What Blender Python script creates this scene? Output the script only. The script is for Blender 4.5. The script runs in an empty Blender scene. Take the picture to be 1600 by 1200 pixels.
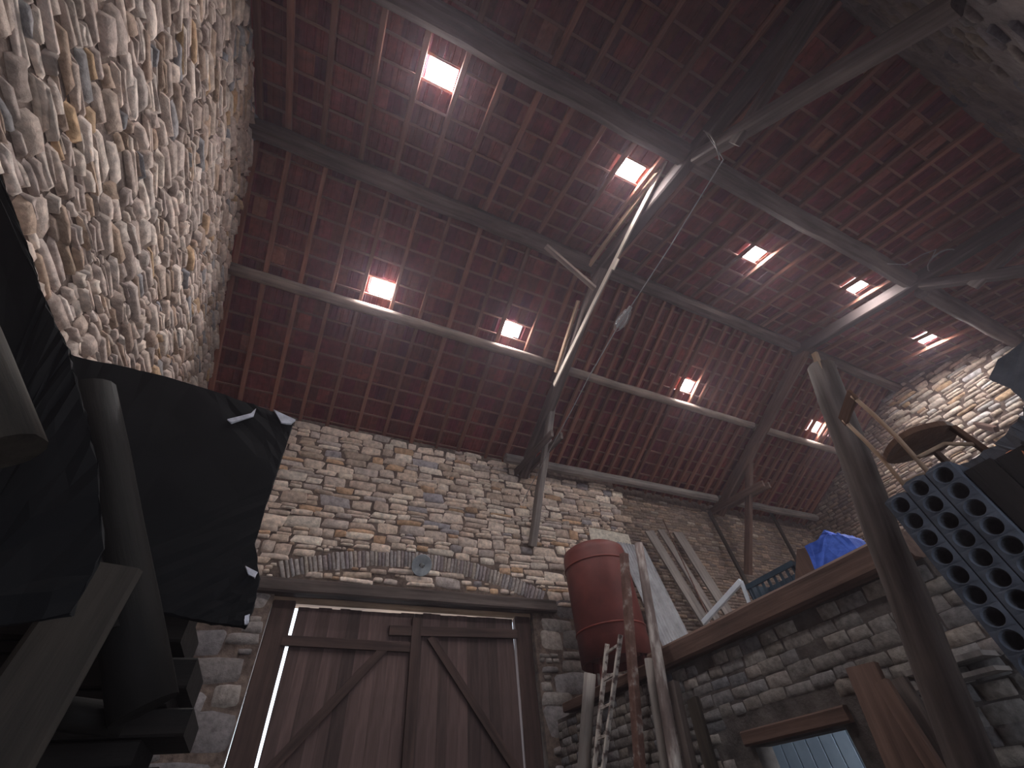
import bpy, math, random
from mathutils import Vector, Matrix

random.seed(11)
rnd = random.random
def uni(a, b): return a + (b - a) * rnd()

# ------------------------------------------------------------------ camera, world, exposure, big lights
R = Matrix(((0.9068978512635761, -0.24650762758334374, -0.3417166617487946),
            (-0.4127410134635195, -0.6828399322239733, -0.602805509899724),
            (-0.08474162600880047, 0.6877235029454724, -0.7210098753261244)))
FPX = 671.42
CAM = Vector((0, 0, 1.5))
scn = bpy.context.scene
cam_data = bpy.data.cameras.new('camera')
cam_data.sensor_width = 36.0
cam_data.lens = 36.0 * FPX / 1600.0
cam_data.clip_start = 0.05
cam = bpy.data.objects.new('camera', cam_data)
scn.collection.objects.link(cam)
cam.matrix_world = Matrix.Translation(CAM) @ R.to_4x4()
scn.camera = cam

world = bpy.data.worlds.new('sky')
scn.world = world
world.use_nodes = True
bg = world.node_tree.nodes['Background']
bg.inputs['Color'].default_value = (0.80, 0.88, 1.0, 1)
bg.inputs['Strength'].default_value = 3.0

scn.view_settings.view_transform = 'Standard'
scn.view_settings.look = 'None'
scn.view_settings.exposure = 0.0
scn.view_settings.gamma = 1.0
scn.view_settings.use_curve_mapping = False

def area(name, loc, target, sx, sy, power, col):
    l = bpy.data.lights.new(name, 'AREA'); l.shape = 'RECTANGLE'; l.size = sx; l.size_y = sy
    l.energy = power; l.color = col
    o = bpy.data.objects.new(name, l); scn.collection.objects.link(o)
    o.location = loc
    o.rotation_euler = (Vector(target) - Vector(loc)).to_track_quat('-Z', 'Y').to_euler()
    return o
HAZE = 0.0042                                   # density of the added haze that puts a glow round the panes
PANE = 270.0                                   # brightness of the glass roof tiles (daylight behind them)
# fill light added in an unseen doorway assumed in the rear wall
area('doorway_fill', (1.9, -1.66, 1.75), (1.9, 5.0, 3.4), 3.2, 3.0, 4, (0.90, 0.92, 1.0))
# added light in a made-up high opening, rear wall of the far bay
area('rear_fill', (8.0, -1.66, 5.0), (4.5, 7.2, 5.8), 2.4, 1.8, 34, (1.0, 0.94, 0.90))

# ------------------------------------------------------------------ key dimensions (metres)
XL, XR, YF, YB = -2.34, 14.15, 7.3, -1.69      # left, right, front (cart door) and back walls
ZE, P1 = 7.4256, 0.4568                        # front slope: height at the door wall, pitch
YR, ZR, P2 = 2.926, 9.4238, 0.2725             # ridge, back slope pitch
TX = (4.0, 10.0)                               # the two trusses
XP = 4.2                                       # partition wall
def zf(y): return ZE + (YF - y) * P1
def zn(y): return ZR - (YR - y) * P2
def roof(y): return zf(y) if y > YR else zn(y)

def ray(u, v): return (R @ Vector(((u - 800), -(v - 600), -FPX))).normalized()
def onX(u, v, x): d = ray(u, v); return CAM + d * ((x - CAM.x) / d.x)
def onY(u, v, y): d = ray(u, v); return CAM + d * ((y - CAM.y) / d.y)
def onZ(u, v, z): d = ray(u, v); return CAM + d * ((z - CAM.z) / d.z)
def onP(u, v, p, n):
    d = ray(u, v); n = Vector(n); return CAM + d * ((Vector(p) - CAM).dot(n) / d.dot(n))

# ------------------------------------------------------------------ materials
def newmat(name):
    m = bpy.data.materials.new(name); m.use_nodes = True
    nt = m.node_tree; b = nt.nodes['Principled BSDF']
    return m, nt, b
def ramp(nt, fac, stops):
    r = nt.nodes.new('ShaderNodeValToRGB'); e = r.color_ramp.elements
    e[0].position, e[0].color = stops[0][0], (*stops[0][1], 1)
    e[1].position, e[1].color = stops[-1][0], (*stops[-1][1], 1)
    for p, c in stops[1:-1]:
        k = e.new(p); k.color = (*c, 1)
    nt.links.new(fac, r.inputs['Fac']); return r.outputs['Color']
def noise(nt, scale, detail=6, coord='Object', stretch=None, rough=0.6):
    tc = nt.nodes.new('ShaderNodeTexCoord'); n = nt.nodes.new('ShaderNodeTexNoise')
    n.inputs['Scale'].default_value = scale; n.inputs['Detail'].default_value = detail
    n.inputs['Roughness'].default_value = rough
    if stretch:
        mp = nt.nodes.new('ShaderNodeMapping'); mp.inputs['Scale'].default_value = stretch
        nt.links.new(tc.outputs[coord], mp.inputs['Vector']); nt.links.new(mp.outputs['Vector'], n.inputs['Vector'])
    else: nt.links.new(tc.outputs[coord], n.inputs['Vector'])
    return n.outputs['Fac']
def bump(nt, b, h, strength, dist=0.02):
    n = nt.nodes.new('ShaderNodeBump'); n.inputs['Strength'].default_value = strength
    n.inputs['Distance'].default_value = dist
    nt.links.new(h, n.inputs['Height']); nt.links.new(n.outputs['Normal'], b.inputs['Normal'])
def mult(nt, a, c, mode='MULTIPLY', fac=1.0):
    m = nt.nodes.new('ShaderNodeMix'); m.data_type = 'RGBA'; m.blend_type = mode
    m.inputs[0].default_value = fac
    nt.links.new(a, m.inputs[6]); nt.links.new(c, m.inputs[7]); return m.outputs[2]

def mat_noise(name, stops, scale=6, rough=0.85, bmp=0.4, stretch=None, dist=0.01, metal=0.0, detail=6):
    m, nt, b = newmat(name)
    n = noise(nt, scale, detail, stretch=stretch)
    nt.links.new(ramp(nt, n, stops), b.inputs['Base Color'])
    b.inputs['Roughness'].default_value = rough; b.inputs['Metallic'].default_value = metal
    b.inputs['Specular IOR Level'].default_value = 0.25
    if bmp: bump(nt, b, n, bmp, dist)
    return m
def mat_wood(name, dark, light, rough=0.8, grain=14, vary=0.0):            # grain runs along local Z
    m, nt, b = newmat(name)
    n = noise(nt, grain, 8, stretch=(1, 1, 0.06)); n2 = noise(nt, 2.2, 3, stretch=(1, 1, 0.5))
    c1 = ramp(nt, n, [(0.3, dark), (0.72, light)])
    c2 = ramp(nt, n2, [(0.3, (0.6, 0.6, 0.6)), (0.7, (1.15, 1.1, 1.05))])
    c = mult(nt, c1, c2)
    if vary:                                   # each board has a tone of its own
        oi = nt.nodes.new('ShaderNodeObjectInfo')
        c = mult(nt, c, ramp(nt, oi.outputs['Random'], [(0.0, (1 - vary,) * 3), (1.0, (1 + vary, 1 + vary * .9, 1 + vary * .9))]))
    nt.links.new(c, b.inputs['Base Color'])
    b.inputs['Roughness'].default_value = rough; b.inputs['Specular IOR Level'].default_value = 0.25
    bump(nt, b, n, 0.6, 0.01); return m
def mat_attr(name, rough=0.9, scale=14, bmp=0.8, lo=0.55, hi=1.25, dist=0.02):   # each stone, brick or tile keeps its own colour
    m, nt, b = newmat(name)
    at = nt.nodes.new('ShaderNodeAttribute'); at.attribute_name = 'tint'
    n = noise(nt, scale, 8)
    c = ramp(nt, n, [(0.28, (lo, lo, lo)), (0.7, (hi, hi, hi))])
    nt.links.new(mult(nt, at.outputs['Color'], c), b.inputs['Base Color'])
    b.inputs['Roughness'].default_value = rough; b.inputs['Specular IOR Level'].default_value = 0.2
    bump(nt, b, n, bmp, dist); return m

M = {}
M['stone'] = mat_attr('rubble_stone')
M['brick'] = mat_attr('old_brick', scale=20, bmp=0.6)
M['tile'] = mat_attr('clay_tile', rough=0.75, scale=9, bmp=0.3, lo=0.6, hi=1.2, dist=0.01)
M['mortar'] = mat_noise('lime_mortar', [(0.3, (0.05, 0.035, 0.030)), (0.7, (0.20, 0.145, 0.12))], 8, bmp=1.0, dist=0.03)
M['mortar_pale'] = mat_noise('pale_mortar', [(0.3, (0.05, 0.042, 0.04)), (0.7, (0.14, 0.12, 0.112))], 5, bmp=1.0, dist=0.03)
M['plaster'] = mat_noise('rough_render', [(0.3, (0.03, 0.022, 0.021)), (0.5, (0.065, 0.048, 0.044)), (0.75, (0.11, 0.086, 0.078))], 3.5, bmp=1.0, dist=0.06, detail=10)
M['dirt'] = mat_noise('dirt', [(0.3, (0.03, 0.026, 0.024)), (0.7, (0.08, 0.068, 0.06))], 3)
M['beam'] = mat_wood('old_oak', (0.042, 0.031, 0.028), (0.15, 0.12, 0.112))
M['purlin'] = mat_wood('purlin_wood', (0.15, 0.115, 0.10), (0.36, 0.29, 0.255))
M['truss_shade'] = mat_wood('shaded_truss_oak', (0.025, 0.018, 0.017), (0.075, 0.058, 0.055))  # darker oak copy; shade on the rear members is in the colour
M['beam_brown'] = mat_wood('brown_oak', (0.07, 0.040, 0.032), (0.185, 0.115, 0.092))
M['beam_pale'] = mat_wood('weathered_plank', (0.34, 0.29, 0.25), (0.62, 0.56, 0.50))
M['beam_tan'] = mat_wood('tan_plank', (0.24, 0.15, 0.10), (0.46, 0.33, 0.24))
M['rafter'] = mat_wood('rafter_wood', (0.14, 0.052, 0.037), (0.33, 0.145, 0.10), vary=.3)
M['batten'] = mat_wood('batten_wood', (0.16, 0.07, 0.055), (0.30, 0.15, 0.12))
M['door'] = mat_wood('door_board', (0.042, 0.028, 0.027), (0.13, 0.088, 0.084), vary=.45)
M['door_dark'] = mat_wood('door_rail', (0.038, 0.024, 0.022), (0.098, 0.062, 0.055))
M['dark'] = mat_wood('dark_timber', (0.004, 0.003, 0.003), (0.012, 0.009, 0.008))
M['near_black'] = mat_wood('near_black_log', (0.003, 0.0025, 0.002), (0.012, 0.009, 0.008))  # nearly black, so the logs barely show
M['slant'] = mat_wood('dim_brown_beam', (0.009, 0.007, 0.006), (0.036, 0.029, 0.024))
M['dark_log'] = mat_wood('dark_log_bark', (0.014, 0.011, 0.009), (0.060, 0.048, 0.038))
M['grey_wood'] = mat_wood('grey_wood', (0.15, 0.13, 0.125), (0.33, 0.30, 0.29))
M['red_metal'] = mat_noise('red_oxide_paint', [(0.3, (0.09, 0.024, 0.021)), (0.7, (0.16, 0.042, 0.035))], 2.5, rough=0.5, bmp=0.1)
M['red_dark'] = mat_noise('red_oxide_ring', [(0.3, (0.12, 0.025, 0.018)), (0.7, (0.2, 0.04, 0.03))], 3, rough=0.55, bmp=0.1)
M['rust'] = mat_noise('rusty_steel', [(0.35, (0.09, 0.045, 0.035)), (0.55, (0.14, 0.075, 0.06)), (0.68, (0.30, 0.25, 0.23))], 9, rough=0.7)
M['steel'] = mat_noise('grey_galvanised_sheet', [(0.3, (0.18, 0.18, 0.19)), (0.7, (0.34, 0.34, 0.36))], 4, rough=0.6, bmp=0.1, metal=0.1)
M['pole_worn'] = mat_noise('worn_painted_pole', [(0.38, (0.09, 0.065, 0.06)), (0.52, (0.17, 0.13, 0.12)), (0.64, (0.5, 0.45, 0.42))], 5, stretch=(1, 1, 0.25))
M['ladder'] = mat_noise('flaking_white_paint', [(0.40, (0.14, 0.10, 0.09)), (0.5, (0.50, 0.44, 0.40)), (0.7, (0.62, 0.56, 0.50))], 12)
M['tarp'] = mat_noise('black_sheeting', [(0.3, (0.002, 0.002, 0.003)), (0.8, (0.005, 0.005, 0.006))], 3, rough=0.85, bmp=0.3, dist=0.01)
M['fray'] = mat_noise('frayed_white_edge', [(0.3, (0.4, 0.38, 0.42)), (0.7, (0.75, 0.72, 0.78))], 20)
M['rack'] = mat_noise('grey_block_cement', [(0.3, (0.030, 0.034, 0.046)), (0.7, (0.070, 0.078, 0.10))], 10, bmp=0.3)
M['rack_hole'] = mat_noise('block_bore', [(0.3, (0.03, 0.032, 0.04)), (0.7, (0.07, 0.075, 0.09))], 10, bmp=0.3)
M['blue'] = mat_noise('blue_plastic', [(0.35, (0.03, 0.10, 0.55)), (0.65, (0.10, 0.22, 0.85))], 5, rough=0.4, bmp=0.4, dist=0.03)
M['crate'] = mat_noise('dark_blue_plastic', [(0.3, (0.015, 0.03, 0.05)), (0.7, (0.04, 0.07, 0.10))], 5, rough=0.45, bmp=0.0)
M['white'] = mat_noise('white_paint', [(0.3, (0.55, 0.60, 0.68)), (0.7, (0.75, 0.80, 0.86))], 5, rough=0.5, bmp=0.1)
M['hatch'] = mat_noise('pale_blue_boards', [(0.3, (0.42, 0.52, 0.66)), (0.7, (0.55, 0.66, 0.80))], 5, rough=0.6, bmp=0.1)
M['chair'] = mat_wood('chair_wood', (0.07, 0.033, 0.02), (0.14, 0.07, 0.042), rough=0.5)
M['sack'] = mat_noise('grey_cloth', [(0.3, (0.03, 0.031, 0.037)), (0.7, (0.075, 0.076, 0.088))], 4, bmp=0.5, dist=0.03)
M['terracotta'] = mat_noise('terracotta', [(0.3, (0.30, 0.09, 0.04)), (0.7, (0.48, 0.17, 0.08))], 6, bmp=0.3)
M['cable'] = mat_noise('cable_sheath', [(0.3, (0.20, 0.18, 0.18)), (0.7, (0.35, 0.33, 0.33))], 10, bmp=0)
M['enamel'] = mat_noise('grey_enamel', [(0.3, (0.20, 0.22, 0.24)), (0.7, (0.36, 0.38, 0.40))], 10, rough=0.35, bmp=0)
M['iron'] = mat_noise('black_iron', [(0.3, (0.02, 0.018, 0.018)), (0.7, (0.06, 0.05, 0.05))], 12, rough=0.6, metal=0.3)
def glass():
    m, nt, b = newmat('bulb_glass')
    b.inputs['Base Color'].default_value = (0.85, 0.88, 0.9, 1); b.inputs['Roughness'].default_value = 0.08
    b.inputs['Transmission Weight'].default_value = 0.85; return m
M['glass'] = glass()
def pane():
    m, nt, b = newmat('daylit_glass_tile')
    b.inputs['Base Color'].default_value = (0.9, 0.95, 1, 1)
    b.inputs['Emission Color'].default_value = (1.0, 0.965, 0.97, 1)
    b.inputs['Emission Strength'].default_value = PANE; return m
M['pane'] = pane()

# ------------------------------------------------------------------ mesh helpers
def mesh_obj(name, verts, faces, mat, parent=None, mw=None, smooth=False, tint=None, loc=None):
    me = bpy.data.meshes.new(name)
    me.from_pydata([tuple(v) for v in verts], [], faces)
    me.materials.append(M[mat])
    if smooth:
        me.polygons.foreach_set('use_smooth', [True] * len(me.polygons))
    if tint is not None:
        a = me.color_attributes.new('tint', 'FLOAT_COLOR', 'POINT')
        flat = []
        for c in tint: flat += [c[0], c[1], c[2], 1.0]
        a.data.foreach_set('color', flat)
    me.update()
    o = bpy.data.objects.new(name, me)
    scn.collection.objects.link(o)
    if parent: o.parent = parent
    if mw is not None:
        if parent: o.matrix_local = Matrix.Translation(-parent.location) @ mw
        else: o.matrix_local = mw
    elif parent: o.location = -parent.location
    return o
def fix(o):
    import bmesh
    bm = bmesh.new(); bm.from_mesh(o.data); bmesh.ops.recalc_face_normals(bm, faces=bm.faces); bm.to_mesh(o.data); bm.free()
    return o
def tag(o, label=None, cat=None, group=None, kind=None):
    if label: o['label'] = label
    if cat: o['category'] = cat
    if group: o['group'] = group
    if kind: o['kind'] = kind
    return o
def empty(name, loc, label, cat, group=None):
    o = bpy.data.objects.new(name, None); scn.collection.objects.link(o); o.location = loc
    return tag(o, label, cat, group)
def frame_z(p0, p1, up=(0, 0, 1), roll=0.0):
    p0, p1 = Vector(p0), Vector(p1); z = (p1 - p0).normalized(); up = Vector(up)
    if abs(z.dot(up)) > 0.98: up = Vector((0, 1, 0))
    x = up.cross(z).normalized(); y = z.cross(x)
    m = Matrix((x, y, z)).transposed().to_4x4()
    if roll: m = m @ Matrix.Rotation(roll, 4, 'Z')
    return Matrix.Translation(p0) @ m, (p1 - p0).length
def beam(name, p0, p1, w, h, mat, parent=None, rough=0.0, n=None, up=(0, 0, 1), bev=0.12, roll=0.0, taper=1.0, bow=0.0):
    """squared timber, corners bevelled, running along local Z from p0 to p1; w across, h upright"""
    mw, L = frame_z(p0, p1, up, roll); n = n or max(2, int(L / 0.5) + 1)
    vs, fs = [], []
    b = bev * min(w, h)
    prof = [(-w/2+b, -h/2), (w/2-b, -h/2), (w/2, -h/2+b), (w/2, h/2-b), (w/2-b, h/2), (-w/2+b, h/2), (-w/2, h/2-b), (-w/2, -h/2+b)]
    ox = oy = 0
    for i in range(n):
        t = i / (n - 1); k = 1 + (taper - 1) * t; by = bow * math.sin(math.pi * t)
        if 0 < i < n - 1: ox, oy = uni(-1, 1) * rough * w, uni(-1, 1) * rough * h
        for (x, y) in prof: vs.append((x * k * (1 + uni(-1, 1) * rough) + ox, y * k * (1 + uni(-1, 1) * rough) + oy + by, L * t))
    for i in range(n - 1):
        for j in range(8):
            a, c = i * 8 + j, i * 8 + (j + 1) % 8
            fs.append((a, c, c + 8, a + 8))
    fs.append(tuple(range(7, -1, -1))); fs.append(tuple(range((n - 1) * 8, n * 8)))
    return mesh_obj(name, vs, fs, mat, parent, mw)
def log(name, p0, p1, r0, r1, mat, parent=None, rough=0.06, seg=14, n=None, bow=0.0, bowdir=(0, 1), cap=True):
    mw, L = frame_z(p0, p1); n = n or max(3, int(L / 0.35) + 1)
    vs, fs = [], []
    for i in range(n):
        t = i / (n - 1); r = r0 + (r1 - r0) * t; s = bow * math.sin(math.pi * t)
        kx, ky = uni(-1, 1) * rough * r, uni(-1, 1) * rough * r
        for j in range(seg):
            a = 2 * math.pi * j / seg; rr = r * (1 + uni(-1, 1) * rough * 0.7)
            vs.append((math.cos(a) * rr + kx + s * bowdir[0], math.sin(a) * rr + ky + s * bowdir[1], L * t))
    for i in range(n - 1):
        for j in range(seg):
            a, c = i * seg + j, i * seg + (j + 1) % seg
            fs.append((a, c, c + seg, a + seg))
    fs.append(tuple(range(seg - 1, -1, -1))); fs.append(tuple(range((n - 1) * seg, n * seg)))
    o = mesh_obj(name, vs, fs, mat, parent, mw)
    o.data.polygons.foreach_set('use_smooth', [True] * (len(fs) - 2) + [False, False]); return o
def tube_path(name, pts, r, mat, parent=None, seg=8):
    pts = [Vector(p) for p in pts]; vs, fs = [], []
    for i, p in enumerate(pts):
        t = (pts[min(i + 1, len(pts) - 1)] - pts[max(i - 1, 0)]).normalized()
        a = Vector((0, 0, 1)) if abs(t.z) < 0.9 else Vector((0, 1, 0))
        x = t.cross(a).normalized(); y = t.cross(x)
        for j in range(seg):
            q = 2 * math.pi * j / seg; vs.append(p + (x * math.cos(q) + y * math.sin(q)) * r)
    for i in range(len(pts) - 1):
        for j in range(seg):
            a, c = i * seg + j, i * seg + (j + 1) % seg
            fs.append((a, c, c + seg, a + seg))
    fs.append(tuple(range(seg - 1, -1, -1))); fs.append(tuple(range((len(pts) - 1) * seg, len(pts) * seg)))
    return mesh_obj(name, vs, fs, mat, parent, smooth=True)
def boxes(name, lst, mat, parent=None):
    vs, fs = [], []
    for (x0, x1, y0, y1, z0, z1) in lst:
        k = len(vs)
        vs += [(x, y, z) for x in (x0, x1) for y in (y0, y1) for z in (z0, z1)]
        for f in ((0, 1, 3, 2), (4, 6, 7, 5), (0, 4, 5, 1), (2, 3, 7, 6), (0, 2, 6, 4), (1, 5, 7, 3)): fs.append(tuple(k + i for i in f))
    return mesh_obj(name, vs, fs, mat, parent)
def slab(name, pts, n, th, mat, parent=None, sub=0, amp=0.0):
    """polygon of 3-D points extruded by th along n"""
    import bmesh
    n = Vector(n).normalized()
    bm = bmesh.new(); f = bm.faces.new([bm.verts.new(Vector(p)) for p in pts])
    g = bmesh.ops.extrude_face_region(bm, geom=[f])
    bmesh.ops.translate(bm, vec=n * th, verts=[v for v in g['geom'] if isinstance(v, bmesh.types.BMVert)])
    if sub:
        bmesh.ops.triangulate(bm, faces=bm.faces)
        bmesh.ops.subdivide_edges(bm, edges=bm.edges, cuts=sub, use_grid_fill=True)
        for v in bm.verts: v.co += Vector((uni(-1, 1), uni(-1, 1), uni(-1, 1))) * amp
    bmesh.ops.recalc_face_normals(bm, faces=bm.faces)
    me = bpy.data.meshes.new(name); bm.to_mesh(me); bm.free(); me.materials.append(M[mat])
    o = bpy.data.objects.new(name, me); scn.collection.objects.link(o)
    if parent: o.parent = parent; o.location = -parent.location
    return o
def lathe(name, prof, base, mat, parent=None, seg=40, axis=None):
    vs, fs = [], []
    mw = Matrix.Translation(base) if axis is None else frame_z(base, Vector(base) + Vector(axis))[0]
    for (r, z) in prof:
        for j in range(seg):
            a = 2 * math.pi * j / seg; vs.append((r * math.cos(a), r * math.sin(a), z))
    for i in range(len(prof) - 1):
        for j in range(seg):
            a, c = i * seg + j, i * seg + (j + 1) % seg
            fs.append((a, c, c + seg, a + seg))
    return fix(mesh_obj(name, vs, fs, mat, parent, mw, smooth=True))

# ------------------------------------------------------------------ masonry: every stone modelled inside the wall's mesh
class Masonry:
    def __init__(s, o, u, v, n):
        s.o, s.u, s.v, s.n = Vector(o), Vector(u), Vector(v), Vector(n); s.vs, s.fs, s.c, s.occ = [], [], [], []
    def quad_stone(s, c, hw, hh, h, col, ang=0.0, rnd_=0.35, jit=0.08):
        S = (-1, -0.78, 0.0, 0.78, 1); T = (-1, -0.68, 0.68, 1); k = len(s.vs)
        s.occ.append((c[0], c[1], hw, hh))
        ca, sa = math.cos(ang), math.sin(ang); tu, tv = uni(-.3, .3) * h, uni(-.3, .3) * h
        q = rnd_
        cu = [[uni(-1, 1) * jit * 1.3 for _ in (0, 1)] for _ in (0, 1)]; cv_ = [[uni(-1, 1) * jit * 1.5 for _ in (0, 1)] for _ in (0, 1)]
        j4 = [[uni(-jit, jit) for _ in range(4)] for _ in range(5)]; j5 = [[uni(-jit, jit) for _ in range(4)] for _ in range(5)]
        for i, a in enumerate(S):
            for j, b in enumerate(T):
                x = a * math.sqrt(1 - q * b * b * 0.5) + j4[i][j] * 0.5
                y = b * math.sqrt(1 - q * a * a * 0.5) + j5[i][j] * 0.6
                wa, wb = (a + 1) / 2, (b + 1) / 2
                x += (1 - wa) * (1 - wb) * cu[0][0] + wa * (1 - wb) * cu[1][0] + (1 - wa) * wb * cu[0][1] + wa * wb * cu[1][1]
                y += (1 - wa) * (1 - wb) * cv_[0][0] + wa * (1 - wb) * cv_[1][0] + (1 - wa) * wb * cv_[0][1] + wa * wb * cv_[1][1]
                x *= hw; y *= hh
                e = 0.0 if (i in (0, 4) or j in (0, 3)) else 1.0
                z = 0.001 if e == 0 else h * (1 + uni(-.22, .22)) + tu * a + tv * b
                p = s.o + s.u * (c[0] + x * ca - y * sa) + s.v * (c[1] + x * sa + y * ca) + s.n * z
                s.vs.append(p)
                t = 0.82 if e == 0 else 1.0
                s.c.append((col[0], col[1], col[2]))
        for i in range(4):
            for j in range(3):
                a = k + i * 4 + j; s.fs.append((a, a + 4, a + 5, a + 1))
    def courses(s, u0, u1, v0, v1, rh, ww, gap, h, palette, keep, wav=0.05, split=0.25, q=0.35, jit=0.09, ang=0.03):
        v = v0; ph = [uni(0, 6) for _ in range(4)]
        def wv(u, v): return wav * (math.sin(u * 1.7 + ph[0] + v * .8) + 0.6 * math.sin(u * 4.1 + ph[1] + v * 1.9) + 0.4 * math.sin(u * 9 + ph[2] + v * 5))
        while v < v1:
            r = uni(*rh); u = u0 - uni(0, ww[1])
            while u < u1:
                w = uni(*ww) * (0.8 + r / rh[1] * 0.4)
                cu, cv = u + w / 2, v + r / 2; cv += wv(cu, cv)
                if keep(cu, cv, w / 2, r / 2):
                    if rnd() < split and r > rh[0] * 1.25:
                        f = uni(.35, .65)
                        for (a, b) in ((0, f), (f, 1)):
                            s.quad_stone((cu, cv - r / 2 + r * (a + b) / 2), w / 2 - gap, r * (b - a) / 2 - gap * .7, h * uni(.5, 1.1), pick(palette), uni(-ang, ang), q, jit)
                    else:
                        s.quad_stone((cu, cv + uni(-.1, .1) * r), w / 2 - gap, r / 2 * uni(.9, 1.12) - gap, h * uni(.6, 1.4), pick(palette), uni(-ang, ang), q, jit)
                u += w
            v += r
    def free(s, u, v, a, b):                  # nothing laid there yet
        for (x, y, p, q) in s.occ:
            if abs(x - u) < p + a * .75 and abs(y - v) < q + b * .7: return False
        return True
    def build(s, name, mat, parent=None, smooth=True):
        o = mesh_obj(name, s.vs, s.fs, mat, parent, smooth=smooth, tint=s.c); fix_dir(o, s.n); return o
def fix_dir(o, n):
    me = o.data
    if len(me.polygons) and me.polygons[5].normal.dot(n) < 0: me.flip_normals()
def pick(pal):
    t = rnd() * sum(p[0] for p in pal)
    for w, c in pal:
        t -= w
        if t <= 0: break
    k = uni(0.72, 1.18); d = uni(-.02, .025)
    return (max(0, c[0] * k + d), max(0, c[1] * k + d * .6), max(0, c[2] * k))
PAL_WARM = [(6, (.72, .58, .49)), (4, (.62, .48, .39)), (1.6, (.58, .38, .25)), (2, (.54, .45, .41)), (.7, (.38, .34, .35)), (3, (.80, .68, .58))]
PAL_LEFT = [(6, (.58, .47, .41)), (4, (.48, .38, .33)), (2, (.44, .32, .25)), (.8, (.30, .285, .295)), (3, (.68, .57, .50)), (.5, (.52, .35, .22))]
PAL_PALE = [(5, (.62, .52, .44)), (3, (.56, .45, .37)), (1, (.52, .36, .24)), (1.5, (.60, .56, .54))]
PAL_BRICK = [(5, (.26, .20, .165)), (3, (.32, .23, .18)), (2, (.21, .16, .14)), (.6, (.42, .35, .29))]
PAL_BLOCK = [(5, (.25, .228, .218)), (3, (.21, .19, .182)), (1.5, (.30, .26, .24)), (1, (.19, .18, .182))]

# ------------------------------------------------------------------ setting: floor and walls
floor = mesh_obj('floor', [(XL - .4, YB - .4, 0), (XR + .4, YB - .4, 0), (XR + .4, YF + .5, 0), (XL - .4, YF + .5, 0)], [(0, 1, 2, 3)], 'dirt')
tag(floor, kind='structure')
loft = boxes('floor', [(XP + .22, XR, -.2, YF, 2.62, 2.74)], 'grey_wood'); tag(loft, kind='structure')

def gable(name, x0, x1, mat):                          # solid gable wall following both roof slopes
    ys = [YB - .4, YR, YF + .4]
    prof = [(YB - .4, 0), (YF + .4, 0), (YF + .4, zf(YF + .4) + .06), (YR, ZR + .06), (YB - .4, zn(YB - .4) + .06)]
    vs = [(x, y, z) for x in (x0, x1) for (y, z) in prof]
    fs = [(4, 3, 2, 1, 0), (5, 6, 7, 8, 9)] + [(i, (i + 1) % 5, 5 + (i + 1) % 5, 5 + i) for i in range(5)]
    return fix(mesh_obj(name, vs, fs, mat))
w = gable('wall_left', XL - .4, XL, 'mortar'); tag(w, kind='structure')
ms = Masonry((XL, 0, 0), (0, 1, 0), (0, 0, 1), (1, 0, 0))
ms.courses(-1.69, YF, 1.6, 9.5, (.06, .17), (.10, .46), .006, .045, PAL_LEFT, lambda u, v, a, b: v < roof(u) - .02 and u < YF, wav=.06, split=.45, q=.38, jit=.17, ang=.06)
ms.build('stonework', 'stone', w)

w = gable('wall_right', XR, XR + .4, 'mortar'); tag(w, kind='structure')
ms = Masonry((XR, 0, 0), (0, 1, 0), (0, 0, 1), (-1, 0, 0))
ms.courses(-1.69, 3.3, 2.8, 9.5, (.09, .19), (.2, .55), .010, .045, PAL_PALE, lambda u, v, a, b: v < roof(u) - .02, q=.6, jit=.12)
ms.courses(3.35, YF, 2.8, 9.5, (.07, .12), (.16, .3), .010, .03, PAL_BRICK, lambda u, v, a, b: v < roof(u) - .02 and u > 3.2, wav=.02, q=.4)
ms.build('stonework', 'stone', w)

w = boxes('wall_back', [(XL - .4, .3, YB - .4, YB, 0, 8.3), (.3, 3.5, YB - .4, YB, 3.25, 8.3), (3.5, 6.8, YB - .4, YB, 0, 8.3),
                        (6.8, 9.2, YB - .4, YB, 0, 4.1), (6.8, 9.2, YB - .4, YB, 5.9, 8.3), (9.2, XR + .4, YB - .4, YB, 0, 8.3)], 'plaster')  # unseen gaps left for the two added rear lights
tag(w, kind='structure')
ms = Masonry((0, YB, 0), (1, 0, 0), (0, 0, 1), (0, 1, 0))
def keepb(u, v, a, b): return v < 8.1 and rnd() < .55 and not (6.6 < u < 9.4 and v < 6.1)
ms.courses(XL, XR, 4.2, 8.2, (.12, .24), (.2, .5), .02, .03, [(4, (.08, .062, .056)), (2, (.105, .082, .072)), (1, (.055, .045, .043))], keepb, q=.5, jit=.1)
ms.build('stonework', 'stone', w)

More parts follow.
